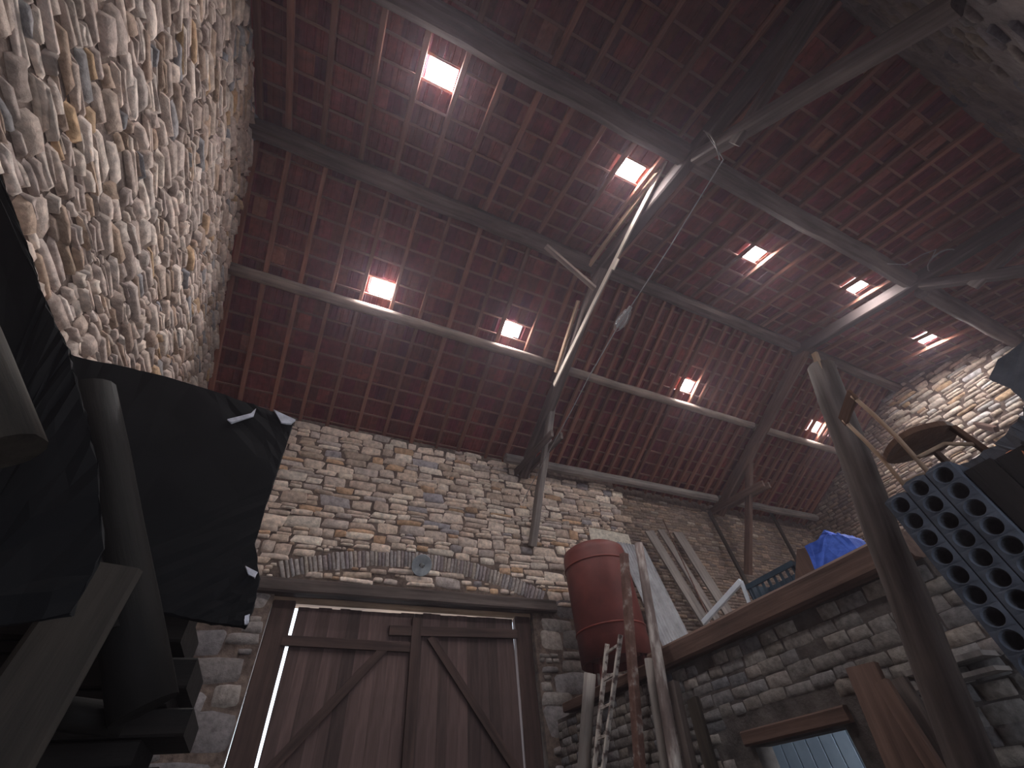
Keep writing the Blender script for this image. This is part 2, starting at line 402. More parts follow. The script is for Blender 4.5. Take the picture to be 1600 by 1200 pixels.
# front wall with the cart door opening
DX0, DX1, DZ = -.24, 3.97, 4.2
w = boxes('wall_front', [(XL - .4, DX0, YF, YF + .45, 0, 7.50), (DX1, 6.7, YF, YF + .45, 0, 7.50), (DX0, DX1, YF, YF + .45, 4.42, 7.50),
                         (6.7, XR + .4, YF + .08, YF + .45, 0, 7.46), (4.0, XR + .4, YF + .1, YF + .45, 7.3, 7.46)], 'mortar')
tag(w, kind='structure')
def arch_z(x): return 4.93 - .36 * ((x - 1.85) / 2.1) ** 2
def keepf(u, v, a, b):
    if v > zf(YF) - .02 + .06 * math.sin(u * 3) * (u < 3.6) or (u > 4.2 and v > 7.28): return False
    if u > 6.72 + .1 * math.sin(v * 9) or u < XL: return False
    if DX0 - a * .8 < u < DX1 + a * .8 and v < 4.44 + b: return False
    if -.32 - a < u < 4.25 + a and v < arch_z(u) + .15 + b * .4 and v > arch_z(u) - .15 - b * .4: return False
    if -.55 < u < 4.45 and 4.12 < v < 4.44 + b * .6: return False
    if 5.5 - a < u < 6.8 + a and 5.64 - b < v < 6.13 + b: return False
    return True
ms = Masonry((0, YF, 0), (1, 0, 0), (0, 0, 1), (0, -1, 0))
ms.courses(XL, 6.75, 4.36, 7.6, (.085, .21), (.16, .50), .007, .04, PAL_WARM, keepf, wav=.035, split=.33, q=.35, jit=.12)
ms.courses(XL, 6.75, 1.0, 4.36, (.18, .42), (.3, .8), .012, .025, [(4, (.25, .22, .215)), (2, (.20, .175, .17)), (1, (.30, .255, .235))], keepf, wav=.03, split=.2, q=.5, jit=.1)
ms.quad_stone((6.19, 5.88), .56, .21, .05, (.62, .56, .48), -.03, .05, .02)
def keeps(u, v, a, b):                          # small stones closing round the arch, the jambs and the pale block
    if v > zf(YF) - .05 or (u > 4.2 and v > 7.25) or u > 6.7: return False
    if DX0 - a < u < DX1 + a and v < 4.44 + b: return False
    if -.32 - a < u < 4.25 + a and abs(v - arch_z(u)) < .135 + b: return False
    if -.55 < u < 4.45 and 4.18 < v < 4.40 + b: return False
    return ms.free(u, v, a, b)
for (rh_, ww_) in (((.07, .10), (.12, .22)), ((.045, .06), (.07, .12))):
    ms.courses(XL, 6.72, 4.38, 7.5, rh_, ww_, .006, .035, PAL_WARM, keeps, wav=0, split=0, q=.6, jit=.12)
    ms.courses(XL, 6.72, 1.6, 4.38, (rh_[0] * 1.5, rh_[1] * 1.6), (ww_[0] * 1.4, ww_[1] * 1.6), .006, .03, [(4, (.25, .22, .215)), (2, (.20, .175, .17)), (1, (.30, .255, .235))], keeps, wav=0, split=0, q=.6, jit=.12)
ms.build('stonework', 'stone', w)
ab = Masonry((0, YF, 0), (1, 0, 0), (0, 0, 1), (0, -1, 0))      # the relieving arch of bricks on edge
x = -.28
while x < 4.25:
    wd = uni(.055, .075); sl = -2 * .36 * (x - 1.85) / 2.1 ** 2
    hh = .14 * uni(.88, 1.08)
    ab.quad_stone((x + wd / 2, arch_z(x)), wd / 2 - .006, hh, .03 * uni(.6, 1.3), pick([(3, (.36, .32, .31)), (2, (.30, .25, .25)), (1, (.42, .36, .32))]), math.atan(sl) * 1.2 + uni(-.03, .03), .1, .05)
    x += wd
ab.build('brick_arch', 'brick', w)
bk = Masonry((0, YF + .08, 0), (1, 0, 0), (0, 0, 1), (0, -1, 0))
bk.courses(6.72, XR, 3.0, 7.4, (.065, .085), (.17, .26), .006, .02, PAL_BRICK, lambda u, v, a, b: v < 7.22 and 6.7 < u < XR, wav=.015, split=0, q=.15, jit=.06, ang=.01)
bk.build('brickwork', 'brick', w)
lt = beam('trim_1', (-.5, YF - .03, 4.305), (4.42, YF - .03, 4.305), .22, .20, 'beam', rough=.02)
tag(lt, kind='structure')
lt = beam('trim_2', (-.30, YF + .20, 4.275), (4.03, YF + .20, 4.275), .24, .29, 'beam_tan', rough=.01)
tag(lt, kind='structure')

# partition wall of pale blocks, the hatch in it
HY0, HY1, HZ = 2.80, 3.74, 1.86
w = boxes('wall_inner', [(XP, XP + .22, HY1, YF, 0, 2.66), (XP, XP + .22, .2, HY0, 0, 2.66), (XP, XP + .22, HY0, HY1, HZ, 2.66), (XP, XP + .22, HY0, HY1, 0, .6)], 'mortar_pale')
tag(w, kind='structure')
pm = Masonry((XP, 0, 0), (0, 1, 0), (0, 0, 1), (-1, 0, 0))
def keepp(u, v, a, b):
    if v > 2.66 or u > YF or (HY0 - .25 - a < u < HY1 + .25 + a and v < 2.08): return False
    return rnd() > (.10 if v > 2.4 else .02)
pm.courses(.2, YF, .9, 2.68, (.096, .110), (.13, .27), .0035, .014, PAL_BLOCK, keepp, wav=.006, split=0, q=.2, jit=.06, ang=.012)
pm.build('brickwork', 'brick', w)
pm = None
hl = beam('trim_3', (XP - .0, 2.70, 1.93), (XP - .0, 3.80, 1.93), .12, .11, 'beam_brown', rough=.03); tag(hl, kind='structure')
hb = empty('boarded_door', (5.0, 3.6, 1.0), 'pale blue boarded door in the side room, seen through the low opening of the block wall', 'boarded door')
for i in range(9):
    y0 = 3.02 + i * .153
    boxes('board', [(4.96, 4.98, y0, y0 + .138, .05, 2.45)], 'hatch', hb)
boxes('ledge', [(4.985, 5.02, 3.02, 4.39, 1.3, 1.4)], 'hatch', hb)
area('side_room_fill', (4.62, .9, 1.7), (4.96, 3.6, 1.9), .35, .9, 70, (0.86, 0.93, 1.0))  # added light standing in for daylight on the pale boards

# ------------------------------------------------------------------ roof: tiles, battens, rafters, glass tiles
TW = .2075; RY1, RY2 = .31, .33
X0T = XL - .06
def skyl(xc, yc):
    i = round((xc - TW - X0T) / TW)
    if yc > YR: return ('f', i, int((yc - YR) / RY1))
    return ('n', i, int((YR - yc) / RY2))
sky = [skyl(.07, 4.62), skyl(2.86, 4.62), skyl(7.64, 4.6), skyl(12.30, 4.55), skyl(.07, 1.12), skyl(3.42, 1.12), skyl(6.73, 1.45), skyl(9.40, 1.12), skyl(12.72, 1.45)]
holes = set()
for s_, i, k in sky: holes |= {(s_, i, k), (s_, i + 1, k)}
vs, fs, tc = [], [], []
NX = int((XR + .1 - X0T) / TW) + 1
TILE_C = [(5, (.150, .026, .029)), (3, (.180, .034, .034)), (2, (.112, .022, .028)), (.2, (.26, .09, .065))]
for s_, ny, ry in (('f', 16, RY1), ('n', 14, RY2)):
    for k in range(ny):
        for i in range(NX):
            if (s_, i, k) in holes: continue
            x0 = X0T + i * TW; c = pick(TILE_C)
            if s_ == 'f': ya, yb = YR + k * ry, YR + (k + 1) * ry + .03; za, zb = zf(ya), zf(yb)
            else: ya, yb = YR - k * ry, YR - (k + 1) * ry - .03; za, zb = zn(ya), zn(yb)
            o = .135
            prof = [(0, .0), (.05, .0), (.058, -.014), (.085, -.014), (.093, .0), (.178, .0), (.186, .016), (TW, .016)]
            kk = len(vs)
            for (px, pz) in prof:
                vs.append((x0 + px, ya, za + o + pz + .0)); vs.append((x0 + px, yb, zb + o + pz + .022)); tc += [c, c]
            for j in range(len(prof) - 1):
                a = kk + 2 * j; fs.append((a, a + 1, a + 3, a + 2))
            a = kk; kk2 = len(vs)      # lower nib: short turned-down end of each tile
            for (px, pz) in (prof[0], prof[-1]):
                vs.append((x0 + px, yb, zb + o + .022)); vs.append((x0 + px, yb, zb + o - .012)); tc += [c, c]
            fs.append((kk2, kk2 + 1, kk2 + 3, kk2 + 2))
            k3 = len(vs)               # closing sheet added above each tile, blocks light between courses
            vs += [(x0, ya, za + o + .03), (x0 + TW, ya, za + o + .03), (x0 + TW, yb, zb + o + .03), (x0, yb, zb + o + .03)]; tc += [c] * 4
            fs.append((k3, k3 + 1, k3 + 2, k3 + 3))
            if k == 0: pass
ceil = mesh_obj('ceiling', vs, fs, 'tile', tint=tc); tag(ceil, kind='structure')

glab = {0: 'glass roof tile above the lowest purlin of the left bay, nearer the left gable', 1: 'glass roof tile above the lowest purlin of the left bay, nearer the middle truss',
        2: 'small bright glass roof tile among the close rafters between the two trusses', 3: 'bright glass roof tile beside the top of the leaning log post',
        4: 'largest bright glass roof tile, below the upper purlin towards the left gable', 5: 'bright glass roof tile beside the middle truss under the upper purlin',
        6: 'glass roof tile in the upper slope of the middle bay, nearer the middle truss', 7: 'glass roof tile at the end of the upper purlin, beside the far truss',
        8: 'elongated glass roof tile high above the pale right gable wall'}
for q, (s_, i, k) in enumerate(sky):
    x0 = X0T + i * TW + .012; x1 = x0 + 2 * TW - .012
    if s_ == 'f': ya, yb = YR + k * RY1 + .03, YR + (k + 1) * RY1 - .01; f = zf
    else: ya, yb = YR - (k + 1) * RY2 + .01, YR - k * RY2 - .03; f = zn
    if q in (1, 2, 3): x1 -= .12
    if q == 0: yb -= .0
    vs = [(x, y, f(y) + .15 + t) for t in (0, .012) for (x, y) in ((x0, ya), (x1, ya), (x1, yb), (x0, yb))]
    fs = [(3, 2, 1, 0), (4, 5, 6, 7)] + [(a, (a + 1) % 4, 4 + (a + 1) % 4, 4 + a) for a in range(4)]
    o = mesh_obj('glass_tile', vs, fs, 'pane'); tag(o, glab[q], 'glass roof tile', 'glass tiles in the roof')
    if q in (1, 2, 3):   # the half of the gap that a tile fills
        pass

ONES = ['first', 'second', 'third', 'fourth', 'fifth', 'sixth', 'seventh', 'eighth', 'ninth', 'tenth', 'eleventh', 'twelfth', 'thirteenth', 'fourteenth',
        'fifteenth', 'sixteenth', 'seventeenth', 'eighteenth', 'nineteenth']
ORD = list(ONES)
for tens, th in (('twenty', 'twentieth'), ('thirty', 'thirtieth')):
    ORD.append(th); ORD += [tens + '-' + ONES[i] for i in range(9)]
# battens: one long strip per tile row
for s_, ny, ry in (('f', 15, RY1), ('n', 14, RY2)):
    for k in range(ny + 1):
        y = YR + k * ry + .02 if s_ == 'f' else YR - k * ry - .02
        f = zf if s_ == 'f' else zn
        if s_ == 'n' and y < YB - .1: continue
        o = beam('roof_batten', (XL, y, f(y) + .118), (XR, y, f(y) + .118), .04, .028, 'batten', rough=.0, n=2)
        lab = 'thin roof batten, %s down from the ridge beam on the %s slope' % (ORD[k], 'front' if s_ == 'f' else 'rear')
        tag(o, lab, 'batten', 'battens on the slope above the cart door' if s_ == 'f' else 'battens on the rear slope')

xs_f = [-2.28, -1.80, -1.25, -.72, -.215, .36, .90, 1.49, 2.05, 2.62, 3.20, 3.66, 4.36]
x = 4.72
while x < XR - .1: xs_f.append(x); x += uni(.27, .35)
xs_n = [-2.27, -1.87, -1.36, -.76, -.20, .36, .90, 1.45, 2.0, 2.57, 3.13, 3.70, 4.32]
x = 4.88
while x < XR - .1: xs_n.append(x); x += uni(.52, .58)
def clear(x, s_):                              # keep rafters beside, not across, the glass tiles
    for (t, i, k) in sky:
        a = X0T + i * TW; b = a + 2 * TW
        if t == s_ and a - .035 < x < b + .035: return a - .036 if x < (a + b) / 2 else b + .036
    return x
for xi, x in enumerate(xs_f):
    x = clear(x, 'f'); y0, y1 = YR - .0, YF + .1
    o = beam('rafter', (x + uni(-.02, .02), y0, zf(y0) + .06), (x, y1, zf(y1) + .06), uni(.062, .088), .085, 'rafter', rough=.03, n=5)
    if x < 4: tag(o, '%s rafter from the left gable wall on the front slope above the cart door' % ORD[xi], 'rafter', 'rafters on the front slope left of the middle truss')
    else: tag(o, '%s close-set rafter right of the middle truss on the front slope' % ORD[xi - 12], 'rafter', 'close rafters on the front slope right of the middle truss')
for xi, x in enumerate(xs_n):
    x = clear(x, 'n'); y0, y1 = YR, YB - .1
    o = beam('rafter', (x, y0, zn(y0) + .06), (x + uni(-.02, .02), y1, zn(y1) + .06), uni(.062, .088), .085, 'rafter', rough=.03, n=5)
    if x < 4: tag(o, '%s rafter from the left gable wall on the upper rear slope' % ORD[xi], 'rafter', 'rafters on the rear slope left of the middle truss')
    else: tag(o, '%s rafter right of the middle truss on the dark upper rear slope' % ORD[xi - 12], 'rafter', 'rafters on the rear slope right of the middle truss')

# purlins, one timber per bay
def purlin(y, z, xa, xb, r, mat, lab, sq=False, dz=0.0, dy=0.0):
    a, b = (xa, y, z), (xb, y + dy, z + dz)
    if sq: o = beam('purlin', a, b, r * 2, r * 2, mat, rough=.05, bev=.25)
    else: o = log('purlin', a, b, r, r * .92, mat, rough=.07)
    tag(o, lab, 'purlin', 'purlins of the barn roof')
y1 = 4.964; z1 = zf(y1) - .06
purlin(y1, z1, XL, 3.93, .105, 'purlin', 'round lowest purlin from the left gable to the middle truss, under two glass tiles')
purlin(y1 + .03, z1 - .02, 4.12, 9.95, .10, 'purlin', 'round pale purlin across the close rafters between the two trusses')
purlin(y1 + .06, z1 - .0, 10.1, XR, .10, 'purlin', 'short round purlin running behind the top of the log post to the right gable')
purlin(YR, ZR - .12, XL, 3.9, .14, 'beam', 'grey squared ridge beam from the left gable to the middle truss', True)
purlin(YR, ZR - .12, 4.1, 9.95, .13, 'beam', 'grey squared ridge beam between the middle and far trusses', True)
purlin(YR, ZR - .12, 10.1, XR, .12, 'beam', 'dark squared ridge beam from the far truss to the right gable', True)
y3 = .50; z3 = zn(y3) - .10
purlin(y3, z3, XL, 3.86, .165, 'beam', 'thick grey upper purlin across the top left of the roof, lit along its lower edge', True)
purlin(y3, z3, 4.08, 9.9, .15, 'beam', 'thick dark upper purlin between the two trusses, with a loose wire at its end', True)
purlin(y3 + .02, z3 - .1, 10.35, XR, .17, 'beam', 'thick round purlin with a blunt free end, upper right above the gable wall')
purlin(6.98, 7.30, 3.55, 9.9, .10, 'grey_wood', 'squared grey wall plate on top of the stone wall between the trusses', True, .08)
purlin(6.98, 7.40, 10.05, XR, .09, 'grey_wood', 'squared brown wall plate above the brick wall, right of the far truss', True, .06)

# trusses
for ti, tx in enumerate(TX):
    lab = ['grey timber roof truss nearest the cart door, with a pale plank nailed along it', 'dark timber roof truss beyond the first one, behind the leaning log post'][ti]
    t = empty('roof_truss', (tx, 7.2, 5.4), lab, 'roof truss')
    bm_ = 'beam' if ti == 0 else 'beam_brown'
    beam('principal_rafter', (tx + .08, 7.22, 7.10), (tx, 2.75, 9.20), .20, .26, bm_, t, rough=.05, taper=.9)
    beam('principal_rafter', (tx, 3.1, 9.24), (tx - .02, -1.62, 8.10), .20, .26, 'truss_shade', t, rough=.04)
    beam('wall_post', (tx + .12, 5.45, 8.15), (tx + .08, 7.2, 5.42), .14, .15, 'grey_wood' if ti == 0 else 'beam_brown', t, rough=.06)
    beam('wall_post', (tx, .45, 8.45), (tx - .03, -1.62, 6.15), .20, .18, 'beam' if ti == 0 else 'truss_shade', t, rough=.05)
    for s in (-.11, .11):
        beam('tie_piece', (tx + .04 + s, 5.55, 6.98), (tx + .04 + s, 7.28, 7.18), .06, .16, bm_, t, rough=.05)
    beam('tie_piece', (tx - .05, .05, 7.72), (tx - .08, -1.62, 7.9), .10, .18, 'beam', t, rough=.05)
    if ti == 0:
        a = beam('nailed_plank', (3.84, .72, 8.98), (3.86, 5.05, 7.86), .03, .115, 'beam_pale', t, rough=.04, bow=.04)
        a['label'] = 'pale weathered plank nailed to the side of the truss'
        beam('brace', (3.84, .85, 9.0), (3.74, 2.9, 9.16), .05, .12, 'beam_tan', t, rough=.05)
        beam('ridge_brace', (2.72, 2.86, 9.12), (3.85, 3.1, 8.66), .09, .13, 'purlin', t, rough=.05)
        beam('iron_shoe', (3.84, 2.35, 8.52), (3.84, 2.55, 8.47), .02, .16, 'beam_pale', t, rough=.02)
        beam('brace', (3.84, 3.6, 8.95), (3.86, 4.9, 8.1), .05, .10, 'beam_tan', t, rough=.05)
    else:
        beam('brace', (9.84, 2.9, 8.85), (9.86, 5.1, 7.9), .05, .16, 'beam_brown', t, rough=.04)
        beam('ridge_brace', (11.2, 2.9, 9.1), (10.1, 3.1, 8.4), .09, .11, 'beam', t, rough=.05)
# loose struts standing against the brick wall
for (a, b, lab) in (((1108, 800), (1163, 905), 'thin dark pole leaning on the brick wall left of the far truss post'), ((1203, 798), (1243, 872), 'thin dark pole leaning on the brick wall right of the far truss post')):
    p, q = onY(*a, 7.25), onY(*b, 7.0); q = p + (q - p) * ((p.z - 2.8) / (p.z - q.z))
    tag(log('wall_strut', p, q, .05, .05, 'dark_log', rough=.05, seg=8), lab, 'pole')

# ------------------------------------------------------------------ cart door
dr = empty('door_1', (1.85, YF + .1, 0), None, None); dr['kind'] = 'structure'
def planks(xa, xb, z1_, nm):
    x = xa; vs_ = []
    lf = []
    while x < xb - .02:
        wd = min(uni(.13, .19), xb - x)
        if xb - x - wd < .06: wd = xb - x
        lf.append((x - .004, x + wd + .004, YF + .10 + uni(0, .006), YF + .135, 0.0, z1_ + uni(-.01, .01)))
        x += wd
    return lf
dl = empty('door_leaf', (0, 0, 0), None, None); del_ = dl
for (xa, xb, top) in ((.128, 1.865, 4.095), (1.88, 3.612, 4.11)):
    for j, bx_ in enumerate(planks(xa, xb, top, 'leaf')):
        x0_, x1_, ya_, yb_, z0_, z1_ = bx_
        beam('door_board', ((x0_ + x1_) / 2, (ya_ + yb_) / 2, z0_), ((x0_ + x1_) / 2, (ya_ + yb_) / 2, z1_), x1_ - x0_, yb_ - ya_, 'door', dr, up=(0, 1, 0), bev=.1, n=2)
bpy.data.objects.remove(dl)
def rail(a, b, w, h, nm='door_rail', y=YF + .07, mat='door_dark'): beam(nm, (a[0], y, a[1]), (b[0], y, b[1]), h, w, mat, dr, rough=.02, up=(0, 1, 0), bev=.08, n=4)
rail((.02, 3.63), (1.93, 3.60), .045, .13)
rail((1.48, 3.82), (3.66, 3.86), .05, .14, y=YF + .06)
rail((1.90, 4.02), (1.90, 0.1), .055, .15, 'meeting_stile', y=YF + .05)
rail((1.44, 3.58), (.22, 2.22), .04, .12, 'diagonal_brace')
rail((2.14, 3.76), (3.62, 1.95), .04, .12, 'diagonal_brace')
rail((.15, 2.15), (1.86, 2.15), .045, .13); rail((1.95, 1.95), (3.6, 1.95), .045, .13)
for (xa, xb) in ((-.215, .098), (3.640, 3.942)):
    sg = -1 if xa < 0 else 1
    beam('frame_post', ((xa + xb) / 2 - sg * .012, YF + .14, 0), ((xa + xb) / 2 + sg * .022, YF + .14, 4.16), xb - xa, .12, 'door_dark', dr, rough=.01, up=(0, 1, 0))

# ------------------------------------------------------------------ wall lamp on the arch
lp = empty('wall_lamp', (1.86, YF - .05, 4.62), 'round grey enamel wall lamp with a small bulb over the cart door', 'lamp')
ax = Vector((0, -1, -.55)).normalized()
b0 = Vector((1.86, YF - .12, 4.80))
lathe('lamp_shade', [(.03, -.02), (.05, .0), (.10, .02), (.17, .06), (.175, .065), (.165, .065), (.09, .035), (.03, .02)], b0, 'enamel', lp, axis=ax)
lathe('bulb', [(.001, .16), (.03, .15), (.042, .11), (.03, .06), (.018, .03), (.018, .0)], b0, 'glass', lp, seg=20, axis=ax)
tube_path('bracket', [b0 + Vector((0, .14, .02)), b0 + Vector((0, .05, .03)), b0], .015, 'iron', lp)

# cable hanging along the truss with its glass insulator
cb = tube_path('electric_cable', [Vector((3.80, .1, 8.35)), Vector((3.82, .17, 7.95)), Vector((3.82, .25, 7.52)), Vector((3.83, 1.5, 7.34)), Vector((3.83, 2.88, 7.21)), Vector((3.85, 4.0, 7.02)), Vector((3.9, 4.74, 6.89)), Vector((3.98, 5.9, 6.75)), Vector((4.02, 7.05, 6.5)), Vector((4.0, 7.24, 6.4))], .008, 'cable')
tag(cb, 'thin cable slung in front of the middle truss down to the stone wall', 'cable')
ins = empty('hanging_bulb', (3.83, 2.85, 7.05), 'clear glass bulb with a wire cage hanging on the thin cable', 'bulb')
d0, d1 = onX(982, 485, 3.83), onX(957, 525, 3.83); axb = (d1 - d0).normalized()
lathe('glass_bulb', [(.001, .0), (.03, .01), (.045, .05), (.075, .16), (.085, .24), (.06, .32), (.001, .35)], d0, 'glass', ins, seg=20, axis=axb)
lathe('cap', [(.001, -.08), (.03, -.07), (.035, .02), (.03, .03)], d0, 'cable', ins, seg=16, axis=axb)
for k in range(4):
    fr, _ = frame_z(d0, d1); pts = []
    for i in range(13):
        s_ = i / 12; rr = .03 + .075 * math.sin(math.pi * s_) ** .7; pts.append(fr @ Vector((math.cos(k * math.pi / 2) * rr, math.sin(k * math.pi / 2) * rr, -.02 + .42 * s_)))
    tube_path('cage_wire', pts, .004, 'cable', ins, seg=5)
hk = tube_path('iron_hook', [(3.78, .1, 8.35), (3.74, .1, 8.05), (3.72, .14, 7.8), (3.76, .22, 7.62), (3.84, .28, 7.62)], .010, 'grey_wood')
tag(hk, 'curved grey hook hanging below the middle truss', 'hook')
# loose wire with a loop at the end of the upper purlin
wp = [(8.55, .52, 8.62), (8.9, .42, 8.50), (9.25, .30, 8.50), (9.42, .02, 8.54), (9.6, -.15, 8.56)]
for i in range(20):
    a = i / 19 * 2 * math.pi * 1.3 + 2.6
    wp.append((9.95 + .30 * math.cos(a), -.05 + .25 * math.sin(a), 8.5 + .02 * i / 19))
tag(tube_path('loose_wire', wp, .009, 'cable'), 'loose pale wire ending in a loop near the far end of the upper purlin', 'wire')

# ------------------------------------------------------------------ red tank
tc_ = (4.82, 6.28, 3.05)
tk = empty('steel_tank', tc_, 'large red oxide steel drum tank on three legs beside the cart door', 'tank')
H_ = 1.95; rr = .56
lathe('tank_body', [(.001, .22), (rr * .6, .20), (rr - .06, .26), (rr, .34), (rr, H_ - .18), (rr - .02, H_ - .08), (rr - .12, H_ - .01), (.001, H_ + .05)], tc_, 'red_metal', tk, seg=56)
for z_ in (.56, H_ - .36):
    lathe('weld_band', [(rr - .005, z_ - .015), (rr + .014, z_ - .01), (rr + .014, z_ + .012), (rr - .005, z_ + .017)], tc_, 'red_dark', tk, seg=56)
lathe('skirt', [(rr - .002, .55), (rr + .004, .13), (rr - .015, .13), (rr - .02, .55)], tc_, 'red_metal', tk, seg=56)
for k in range(4):
    a = math.radians(200 + 90 * k); c, s = math.cos(a), math.sin(a)
    beam('leg', (tc_[0] + c * (rr - .12), tc_[1] + s * (rr - .12), tc_[2] + .28), (tc_[0] + c * (rr - .05), tc_[1] + s * (rr - .05), tc_[2] - .30), .05, .05, 'red_metal', tk)

# beam crowning the partition wall and the timber under the tank
o = beam('loft_edge_beam', (XP - .02, 4.72, 2.765), (XP - .02, 1.55, 2.765), .22, .21, 'beam_brown', rough=.025); tag(o, 'heavy reddish-brown beam along the top of the block partition wall', 'beam')
o = beam('short_timber', (XP + .02, 6.95, 2.75), (XP + .02, 4.80, 2.75), .18, .13, 'beam_brown', rough=.06); tag(o, 'short brown timber on the partition wall under the red tank', 'beam')

# sheets and boards standing on the loft behind the beam
def lean_board(u0, v0, u1, v1, w, th, mat, lab, name='plank', yt=7.05, yb=6.75, cat='plank', grp=None):
    a = onY(u0, v0, yt); b = onY(u1, v1, yb); b = a + (b - a) * ((a.z - 2.76) / (a.z - b.z))
    o = beam(name, b, a, w, th, mat, up=(0, 1, 0), rough=.015, bev=.05); tag(o, lab, cat, grp); return o
def corrugated(name, c0, c1, w, pitch, amp, mat, lab):
    """sheet from bottom centre c0 to top centre c1"""
    mw, L = frame_z(c0, c1, (0, 1, 0)); n = int(w / pitch * 6); vs_, fs_ = [], []
    for t in (0, .33, .66, 1):
        for j in range(n + 1):
            x = -w / 2 + w * j / n
            for q in (0, .004): vs_.append((x, amp * math.sin(2 * math.pi * (x / pitch)) + q, L * t))
    m_ = (n + 1) * 2
    for k in range(3):
        for j in range(n):
            a = k * m_ + j * 2
            fs_.append((a, a + 2, a + 2 + m_, a + m_)); fs_.append((a + 1, a + 1 + m_, a + 3 + m_, a + 3))
    o = mesh_obj(name, vs_, fs_, mat, None, mw, smooth=True); tag(o, lab, 'sheet'); return o
p = onY(985, 850, 7.0); q = onY(1058, 1003, 6.5); q = p + (q - p) * ((p.z - 2.78) / (p.z - q.z))
corrugated('corrugated_sheet', q, p, .72, .076, .012, 'steel', 'grey corrugated sheet leaning against the wall right of the red tank')
lean_board(1014, 830, 1098, 965, .26, .04, 'grey_wood', 'left one of three grey planks leaning on the brick wall above the beam')
lean_board(1032, 828, 1112, 955, .20, .04, 'grey_wood', 'middle one of three grey planks leaning on the brick wall above the beam', yt=7.12, yb=6.85)
lean_board(1058, 832, 1130, 945, .30, .04, 'grey_wood', 'right wide one of three grey planks leaning on the brick wall above the beam', yt=7.16, yb=6.9)
a = onY(1036, 812, 7.0); b = onY(1075, 895, 6.7); b = a + (b - a) * ((a.z - 2.76) / (a.z - b.z))
tag(log('rusty_rod', a, b, .015, .015, 'rust', seg=8, rough=0), 'thin rusty rod leaning between the grey planks', 'rod')

# clutter on the loft edge
cr = empty('plastic_crate', (4.75, 3.3, 2.87), 'dark blue plastic crate lying on the loft behind the beam', 'crate')
c0 = Vector((4.55, 2.72, 2.98))
cw, cl, chh = .36, .62, .26
def crate_panel(nm, lst): boxes(nm, lst, 'crate', cr)
X_, Y_, Z_ = 4.55, 2.72, 2.93
crate_panel('base', [(X_, X_ + cw, Y_, Y_ + cl, Z_, Z_ + .015)])
sl = []
for k in range(8): sl.append((X_, X_ + .012, Y_ + k * cl / 7.7, Y_ + k * cl / 7.7 + .03, Z_, Z_ + chh))
crate_panel('side', sl + [(X_ - .01, X_ + .014, Y_ - .01, Y_ + cl + .01, Z_ + chh - .05, Z_ + chh)])
crate_panel('side', [(a_ + cw - .012, b_ + cw - .012, c_, d_, e_, f_) for (a_, b_, c_, d_, e_, f_) in sl] + [(X_ + cw - .01, X_ + cw + .012, Y_ - .01, Y_ + cl + .01, Z_ + chh - .05, Z_ + chh)])
for yy in (Y_, Y_ + cl - .012):
    crate_panel('end_panel', [(X_, X_ + cw, yy, yy + .012, Z_, Z_ + chh)])
boxes('foot', [(X_ + a_, X_ + a_ + .05, Y_ + b_, Y_ + b_ + .05, 2.74, Z_) for a_ in (0, .31) for b_ in (0, .57)], 'crate', cr)
wf = [onX(u, v, 4.5) for (u, v) in ((1118, 952), (1158, 908), (1168, 935))]
wf[0] = wf[0] + (wf[0] - wf[1]) * .5; wf[2] = wf[2] + (wf[2] - wf[1]) * 1.6
fr_ = empty('folding_frame', (4.5, 3.6, 2.9), 'white bent metal frame standing on the loft left of the dark crate', 'frame')
beam('front_leg', wf[0], wf[1], .035, .06, 'white', fr_); beam('rear_leg', wf[1], wf[2], .03, .035, 'white', fr_)
bag = [onX(u, v, 4.5) for (u, v) in ((1262, 880), (1258, 853), (1275, 846), (1289, 829), (1298, 836), (1308, 833), (1326, 840), (1335, 850))]
bag[0].z -= .25; bag[-1].z -= .25
tag(slab('blue_plastic_sheet', bag, (1, 0, 0), .22, 'blue', sub=3, amp=.008), 'crumpled bright blue plastic sheet on the loft behind the beam', 'plastic sheet')
b_ = [onX(u, v, 4.55) for (u, v) in ((1225, 880), (1245, 858), (1258, 856), (1268, 880))]; b_[0].z -= .2; b_[-1].z -= .2
tag(slab('cardboard_box', b_, (1, 0, 0), .2, 'beam_brown'), 'small brown box between the dark crate and the blue plastic', 'box')

# ------------------------------------------------------------------ poles, ladder and boards leaning on the partition
PN = Vector((2.8, 0, -.45)).normalized(); PP = (4.07, 0, 2.8)             # leaning plane: top at the beam, foot 0.45 m out
def onlean(u, v, off=0.0): return onP(u, v, Vector(PP) - PN * off, PN)
def lean_pole(name, a, b, r0, r1, mat, lab, off=0.05, kind='log', cat='pole', w=.1, th=.05):
    p, q = onlean(*a, off), onlean(*b, off); q = p + (q - p) * (p.z / (p.z - q.z))
    if kind == 'log': o = log(name, q, p, r0, r1, mat, rough=.03, seg=12)
    else: o = beam(name, q, p, w, th, mat, up=(1, 0, 0), rough=.02, bev=.1)
    tag(o, lab, cat); return o
lean_pole('leaning_post', (975, 866), (1000, 1200), 0, 0, 'rust', 'rust-brown speckled post standing right of the white ladder', off=.12, kind='b', w=.11, th=.09, cat='post')
lean_pole('leaning_pole', (998, 850), (1056, 1200), .075, .055, 'pole_worn', 'tall grey pole with flaking paint crossing the corrugated sheet', off=.14)
lean_pole('leaning_post', (922, 1052), (912, 1200), .085, .08, 'grey_wood', 'short grey round post left of the white ladder', off=.10, cat='post')
lean_pole('leaning_pole', (1013, 1030), (1040, 1200), .05, .05, 'grey_wood', 'thin grey pole between the rust-brown post and the flaking tall pole', off=.05)
